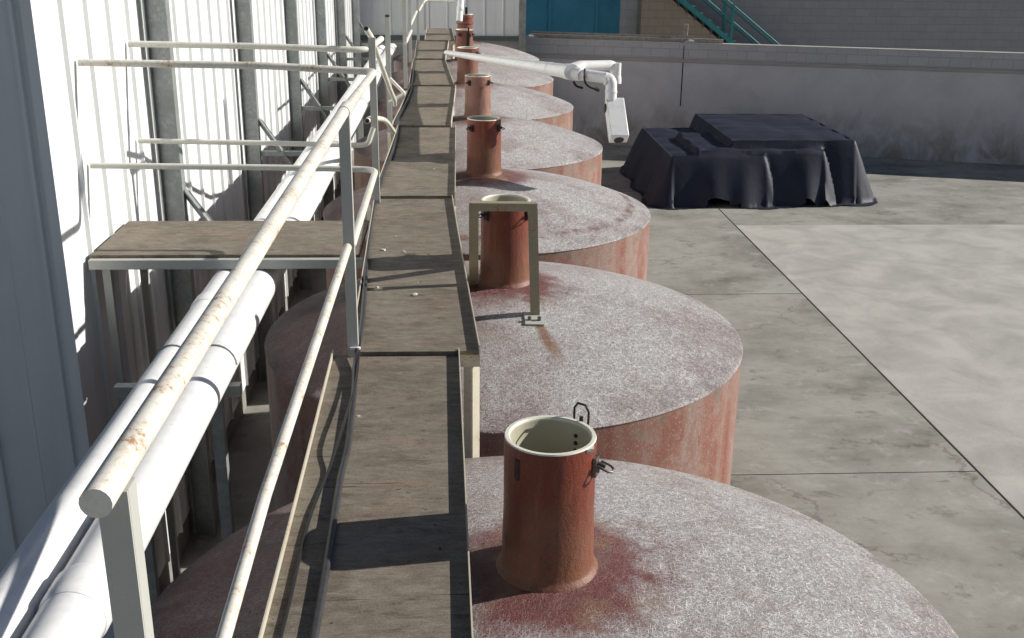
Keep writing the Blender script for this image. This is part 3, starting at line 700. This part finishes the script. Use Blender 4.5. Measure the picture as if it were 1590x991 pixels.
m = MB(); wallbox(m, 0, L, -.22, 0.0, H(2.793), H(2.432)); m.build('block_course', M['block'], bw, smooth=False)
m = MB(); wallbox(m, 0, L, -.225, .006, H(2.430), H(2.405)); m.build('coping', M['cap'], bw, smooth=False)
m = MB(); wallbox(m, S - .1, S + 2.0, 0.0, .018, .05, H(3.95)); m.build('repair_skim', M['wallc'], bw, smooth=False)
m = MB(); wallbox(m, .1, 4.9, -.19, -.09, H(2.402), H(2.31)); wallbox(m, .1, 4.2, -.215, -.195, H(2.402), H(2.26))
tag(m.build('timber_beam', M['timber'], smooth=False), 'long grey timber lying along the top of the yard wall', 'beam')
m = MB(); wallbox(m, 3.90, 4.02, -.40, -.30, 0, H(1.99)); tag(m.build('stake', M['timber'], smooth=False), 'grey square stake standing just behind the yard wall', 'post')
for s, lb in ((4.12, 'pale mortar lump on top of the yard wall by the dark joint'), (.12, 'pale mortar lump on the yard wall by the corner of the sheet building')):
    m = MB(); c = A + d * s + nrm * -.06; m.tube([(c.x - .16, c.y, H(2.40)), (c.x - .05, c.y, H(2.375)), (c.x + .08, c.y, H(2.38)), (c.x + .2, c.y, H(2.402))], [.02, .045, .04, .015], 9)
    tag(m.build('mortar_lump', M['cap'], smooth=False), lb, 'debris')

# ------------------------------------------------------------------ block building behind with stairs
bb = thing('block_building', (8, 33.5, 0), 'block built building with a blue door behind the yard wall', 'building')
m = MB(); m.box(1.0, 2.1, 33, 33.3, 0, H(-2)); m.box(2.1, 5.04, 33, 33.3, H(.2), H(-2)); m.box(5.04, 5.685, 32.9, 33.3, 0, H(-2)); m.build('pale_pier', M['pale'], bb, smooth=False)
m = MB(); m.box(2.1, 5.04, 33.02, 33.1, 0.02, H(.2)); 
dr = m.build('blue_door', M['blue'], bb, smooth=False)
for x in (2.9, 4.3): m2 = MB(); m2.box(x, x + .09, 32.96, 33.018, .02, H(.2)); m2.build('door_rib', M['blue'], dr, smooth=False)
m = MB(); m.box(5.69, 22, 33.0, 33.3, 0, H(-2)); m.build('wall', M['greyb'], bb, smooth=False)
m = MB(); m.tube([(5.70, 32.86, 0), (5.70, 32.86, H(-2))], .035, 12); m.build('downpipe', M['flash'], bb)
st = thing('staircase', (8.3, 31.5, 0), 'steel staircase with teal stringers and rails coming down in front of the block building', 'staircase')
ky = 31.4 / 33
def SP(x, h): return (x * ky, h * ky)
x1, h1 = SP(6.8, 1.717); x2, h2_ = SP(8.451, 2.97); sl = (h2_ - h1) / (x2 - x1)
def hs(x): return h1 + (x - x1) * sl
xa = x1 - (h1 + 1.6) / sl; xe = x1 + (ZC - h1 - .0) / sl
for y in (31.4, 32.35):
    m = MB(); m.bar((xa, y, H(hs(xa))), (xe, y, H(hs(xe)) + .08), .05, .13); m.build('stringer', M['teal'], st)
for y in (31.4, 32.35):
    for dz in (.62, 1.05):
        m = MB(); m.tube([(xa, y, H(hs(xa)) + dz), (xe, y, H(hs(xe)) + dz)], .022, 10); m.build('handrail', M['teal'], st)
    for x in (x2 * .998, x2 - 1.5, x2 + 1.6):
        m = MB(); m.box(x - .035, x + .035, y - .035, y + .035, H(hs(x)) - .05, H(hs(x)) + 1.08); m.build('post', M['teal'], st)
ns = int((xe - xa) / .25)
for i in range(ns):
    x = xa + .25 * (i + .5); m = MB(); m.box(x - .14, x + .14, 31.43, 32.32, H(hs(x)) + .06, H(hs(x)) + .10); m.box(x - .14, x - .12, 31.43, 32.32, H(hs(x)) - .1, H(hs(x)) + .06); m.build('tread', M['step'], st, smooth=False)
m = MB(); zt = lambda x: H(hs(x)) - .14
m.prism([(5.70 * ky, 0), (xe - .6, 0), (xe - .6, max(.02, zt(xe - .6))), (5.70 * ky, min(H(-2), zt(5.70 * ky)))], 31.5, 32.2); o = m.build('under_stair_wall', M['tan'], st, smooth=False)

# ------------------------------------------------------------------ white outlet pipe tied to the fifth neck
op = thing('outlet_pipe', (.0, 16.62, H(1.70)), 'white plastic outlet pipe with forked elbows and a hanging white box', 'pipe')
ye = 10.0
P0, P1 = Vector((-.06, 16.68, H(1.662))), Vector((1.085, ye, H(1.160)))
def lerp(t): return P0.lerp(P1, t)
m = MB(); m.tube([lerp(0), lerp(.06), lerp(.4), lerp(.8), lerp(1)], [.036, .037, .046, .059, .066], 24); m.build('main_pipe', M['pvc'], op)
m = MB(); m.tube([lerp(.985), lerp(1.0), lerp(1.012)], [.070, .0725, .0725], 24); m.build('collar', M['pvc'], op); m = MB(); m.tube([lerp(.90), lerp(.905)], .0665, 24); m.build('collar', M['pvc'], op); m = MB()
dv = (P1 - P0).normalized()
F0 = P1 + Vector((.10, -.08, -.015)); F1 = Vector((1.445, ye - .2, H(1.195))); F2 = Vector((1.45, ye - .22, H(1.235))); F3 = Vector((1.445, ye - .22, H(1.39)))
G0 = P1 + Vector((.12, .07, .045)); G1 = Vector((1.53, ye + .24, H(1.125))); G2 = Vector((1.56, ye + .24, H(1.15))); G3 = Vector((1.555, ye + .22, H(1.29)))
m.tube([P1, P1.lerp(F0, .5), F0], [.066, .066, .058], 24); m.build('fork', M['pvc'], op); m = MB(); m.tube([P1, P1.lerp(G0, .5), G0], [.066, .062, .052], 24); m.build('fork', M['pvc'], op)
m = MB(); m.tube(bend([F0 - dv * .02, F1, F3 + Vector((0, 0, .06)), F3], .06, 8), .052, 20); m.build('front_branch', M['pvc'], op)
m = MB(); m.tube([F1.lerp(F2, .2) + Vector((-.06, 0, .007)), F1.lerp(F2, .2) + Vector((-.045, 0, .005))], .056, 20); m.tube([F3 + Vector((0, 0, .09)), F3 + Vector((0, 0, .075))], .056, 20); m.build('elbow_collar', M['pvc'], op)
m = MB(); m.tube(bend([G0 - dv * .02, G1, G3 + Vector((0.0, 0, .04)), G3], .06, 8), .047, 20, True, .85); m.build('rear_branch', M['pvc'], op)
# box hanging below the front branch
bx = MB(); axis = Vector((.05, -.66, -.74)).normalized(); side = Vector((.985, .10, .06)); side = (side - axis * side.dot(axis)).normalized(); upn = side.cross(axis)
if upn.z < 0: upn = -upn
bc = F3 + axis * .17 + Vector((.035, -.02, -.01)) - upn * .03
Mb = Matrix((side, axis, upn)).transposed()
if Mb.determinant() < 0: Mb = Matrix((-side, axis, upn)).transposed()
bx.frame(bc, .165, .40, .12, Mb); bo = bx.build('outlet_box', M['pvc'], op, bevel=.008)
m = MB(); e = bc + axis * .2; m.tube([e + axis * .0005 - upn * .01, e + axis * .004 - upn * .01], .045, 20); m.build('outlet_hole', M['dark'], bo)
m = MB(); q = bc - side * .086 - axis * .13; m.frame(q, .02, .05, .07, Mb); m.tube([q, q + Vector((.03, .0, .12))], .007, 8); m.build('box_clip', M['dark'], bo)
m = MB(); q = F0.lerp(F1, .12)
m.tube(spline([q + Vector((0, 0, .055)), q + Vector((-.01, -.055, .0)), q + Vector((.0, -.05, -.06)), q + Vector((.04, -.05, -.10)), q + Vector((.10, -.05, -.12))], 5), .009, 10)
m.tube(spline([q + Vector((-.11, -.06, -.05)), q + Vector((-.08, -.06, -.09)), q + Vector((-.02, -.06, -.11))], 5), .011, 10)
m.tube([q + Vector((.09, -.05, -.115)), q + Vector((.13, -.05, -.13))], .016, 10); m.build('strap', M['dark'], op)

# white pipe end at the far neck
m = MB(); m.tube(bend([(.30, 23.6, H(.95)), (.235, 22.75, H(1.10)), (.183, 22.55, H(1.63))], .1, 5), .066, 20, True, .86)
for z in (1.36,): m.tube([(.207, 22.62, H(z)), (.203, 22.615, H(z + .05))], .073, 20)
tag(m.build('filler_pipe', M['pvc']), 'white filler pipe with a black open mouth over the farthest neck', 'pipe')

# ------------------------------------------------------------------ dark covered load in the yard
def heap():
    m = MB(); nx, ny = 170, 150; x0, x1, y0, y1 = 3.55, 8.9, 20.0, 25.4
    boxes = [(4.35, 6.2, 20.9, 24.3, .95), (5.6, 8.1, 21.2, 24.6, 1.22), (4.9, 7.4, 21.0, 23.0, 1.08), (7.3, 8.3, 21.5, 23.9, .80)]
    vs = []
    for j in range(ny + 1):
        for i in range(nx + 1):
            x = x0 + (x1 - x0) * i / nx; y = y0 + (y1 - y0) * j / ny; z = 0; ext = 9
            for (a, b, c, d_, h) in boxes:
                cx_, cy_ = (a + b) / 2, (c + d_) / 2
                dx = abs(x - cx_) - (b - a) / 2; dy = abs(y - cy_) - (d_ - c) / 2
                dd = math.hypot(max(dx, 0), max(dy, 0)) + min(max(dx, dy), 0); per = (x - cx_) * 1.0 + (y - cy_) * 1.3 if max(dx, 0) > 0 and max(dy, 0) > 0 else (y if dx > dy else x)
                fold = .22 * math.sin(per * 4.1 + a + .8 * math.sin(per * 1.7)) + .09 * math.sin(per * 9.7 + c)
                q = max(0., dd); t = q / (.42 * (1 + .55 * fold))
                zz = h * max(0, 1 - t ** 1.15) if t < 1 else 0
                if dd < 0: zz = h - .05 * math.exp(dd * 3) * (.4 + .6 * math.sin(per * 4) ** 2) - .06 * (1 - math.exp(dd * 1.2)) * (.5 + .5 * math.sin(1.7 * x + 2.3 * y + a))
                z = max(z, zz); ext = min(ext, q)
            vs.append((x, y, max(z, 0) + .012 + .012 * abs(math.sin(5 * x) * math.sin(6 * y)), ext))
    lim = lambda v: v[3] < .50 + .09 * math.sin(3.1 * v[0] + 1) + .07 * math.sin(4.3 * v[1])
    fs = []
    for j in range(ny):
        for i in range(nx):
            q = (j * (nx + 1) + i, j * (nx + 1) + i + 1, (j + 1) * (nx + 1) + i + 1, (j + 1) * (nx + 1) + i)
            if all(lim(vs[k]) for k in q): fs.append(q)
    used = sorted({k for q in fs for k in q}); ix = {k: n for n, k in enumerate(used)}
    m.add([vs[k][:3] for k in used], [[ix[k] for k in q] for q in fs]); o = m.build('covered_load', M['tarp'], ang=50)
    return tag(o, 'low bulky dark navy covered load on the yard in front of the back wall', 'covered load')
heap()

# ------------------------------------------------------------------ camera
cam = bpy.data.cameras.new('camera'); co = bpy.data.objects.new('camera', cam); col.objects.link(co)
F, PITCH, YAW, ROLL = 1673.87, R_(19.537746), R_(3.365252), R_(.713882)
fw = Vector((math.sin(YAW) * math.cos(PITCH), math.cos(YAW) * math.cos(PITCH), -math.sin(PITCH)))
r = Vector((math.cos(YAW), -math.sin(YAW), 0)); u = r.cross(fw)
r2 = r * math.cos(ROLL) + u * math.sin(ROLL); u2 = -r * math.sin(ROLL) + u * math.cos(ROLL)
co.matrix_world = Matrix(((r2.x, u2.x, -fw.x, 0), (r2.y, u2.y, -fw.y, 0), (r2.z, u2.z, -fw.z, ZC), (0, 0, 0, 1)))
cam.sensor_width = 36; cam.sensor_fit = 'HORIZONTAL'; cam.lens = 36 * F / 1590; cam.clip_end = 1500; cam.clip_start = .05
scn.camera = co

# ------------------------------------------------------------------ light
EL, AZ = R_(26.5), R_(8)
s = Vector((math.cos(EL) * math.cos(AZ), math.cos(EL) * math.sin(AZ), math.sin(EL)))
sun = bpy.data.lights.new('sun', 'SUN'); sun.energy = 5.0; sun.angle = R_(.5); sun.color = (1, .95, .87)
so = bpy.data.objects.new('sun', sun); col.objects.link(so); so.rotation_euler = s.to_track_quat('Z', 'Y').to_euler()
w = bpy.data.worlds.new('World'); scn.world = w; w.use_nodes = True
nt = w.node_tree; bg = nt.nodes['Background']; sk = nt.nodes.new('ShaderNodeTexSky'); sk.sky_type = 'NISHITA'; sk.sun_disc = False; sk.air_density = .7; sk.dust_density = .5
sk.sun_elevation = EL; sk.sun_rotation = R_(90) - AZ; nt.links.new(sk.outputs[0], bg.inputs[0]); bg.inputs[1].default_value = .05
vs = scn.view_settings; vs.view_transform = 'Standard'; vs.look = 'None'; vs.exposure = 0.25; vs.gamma = 1
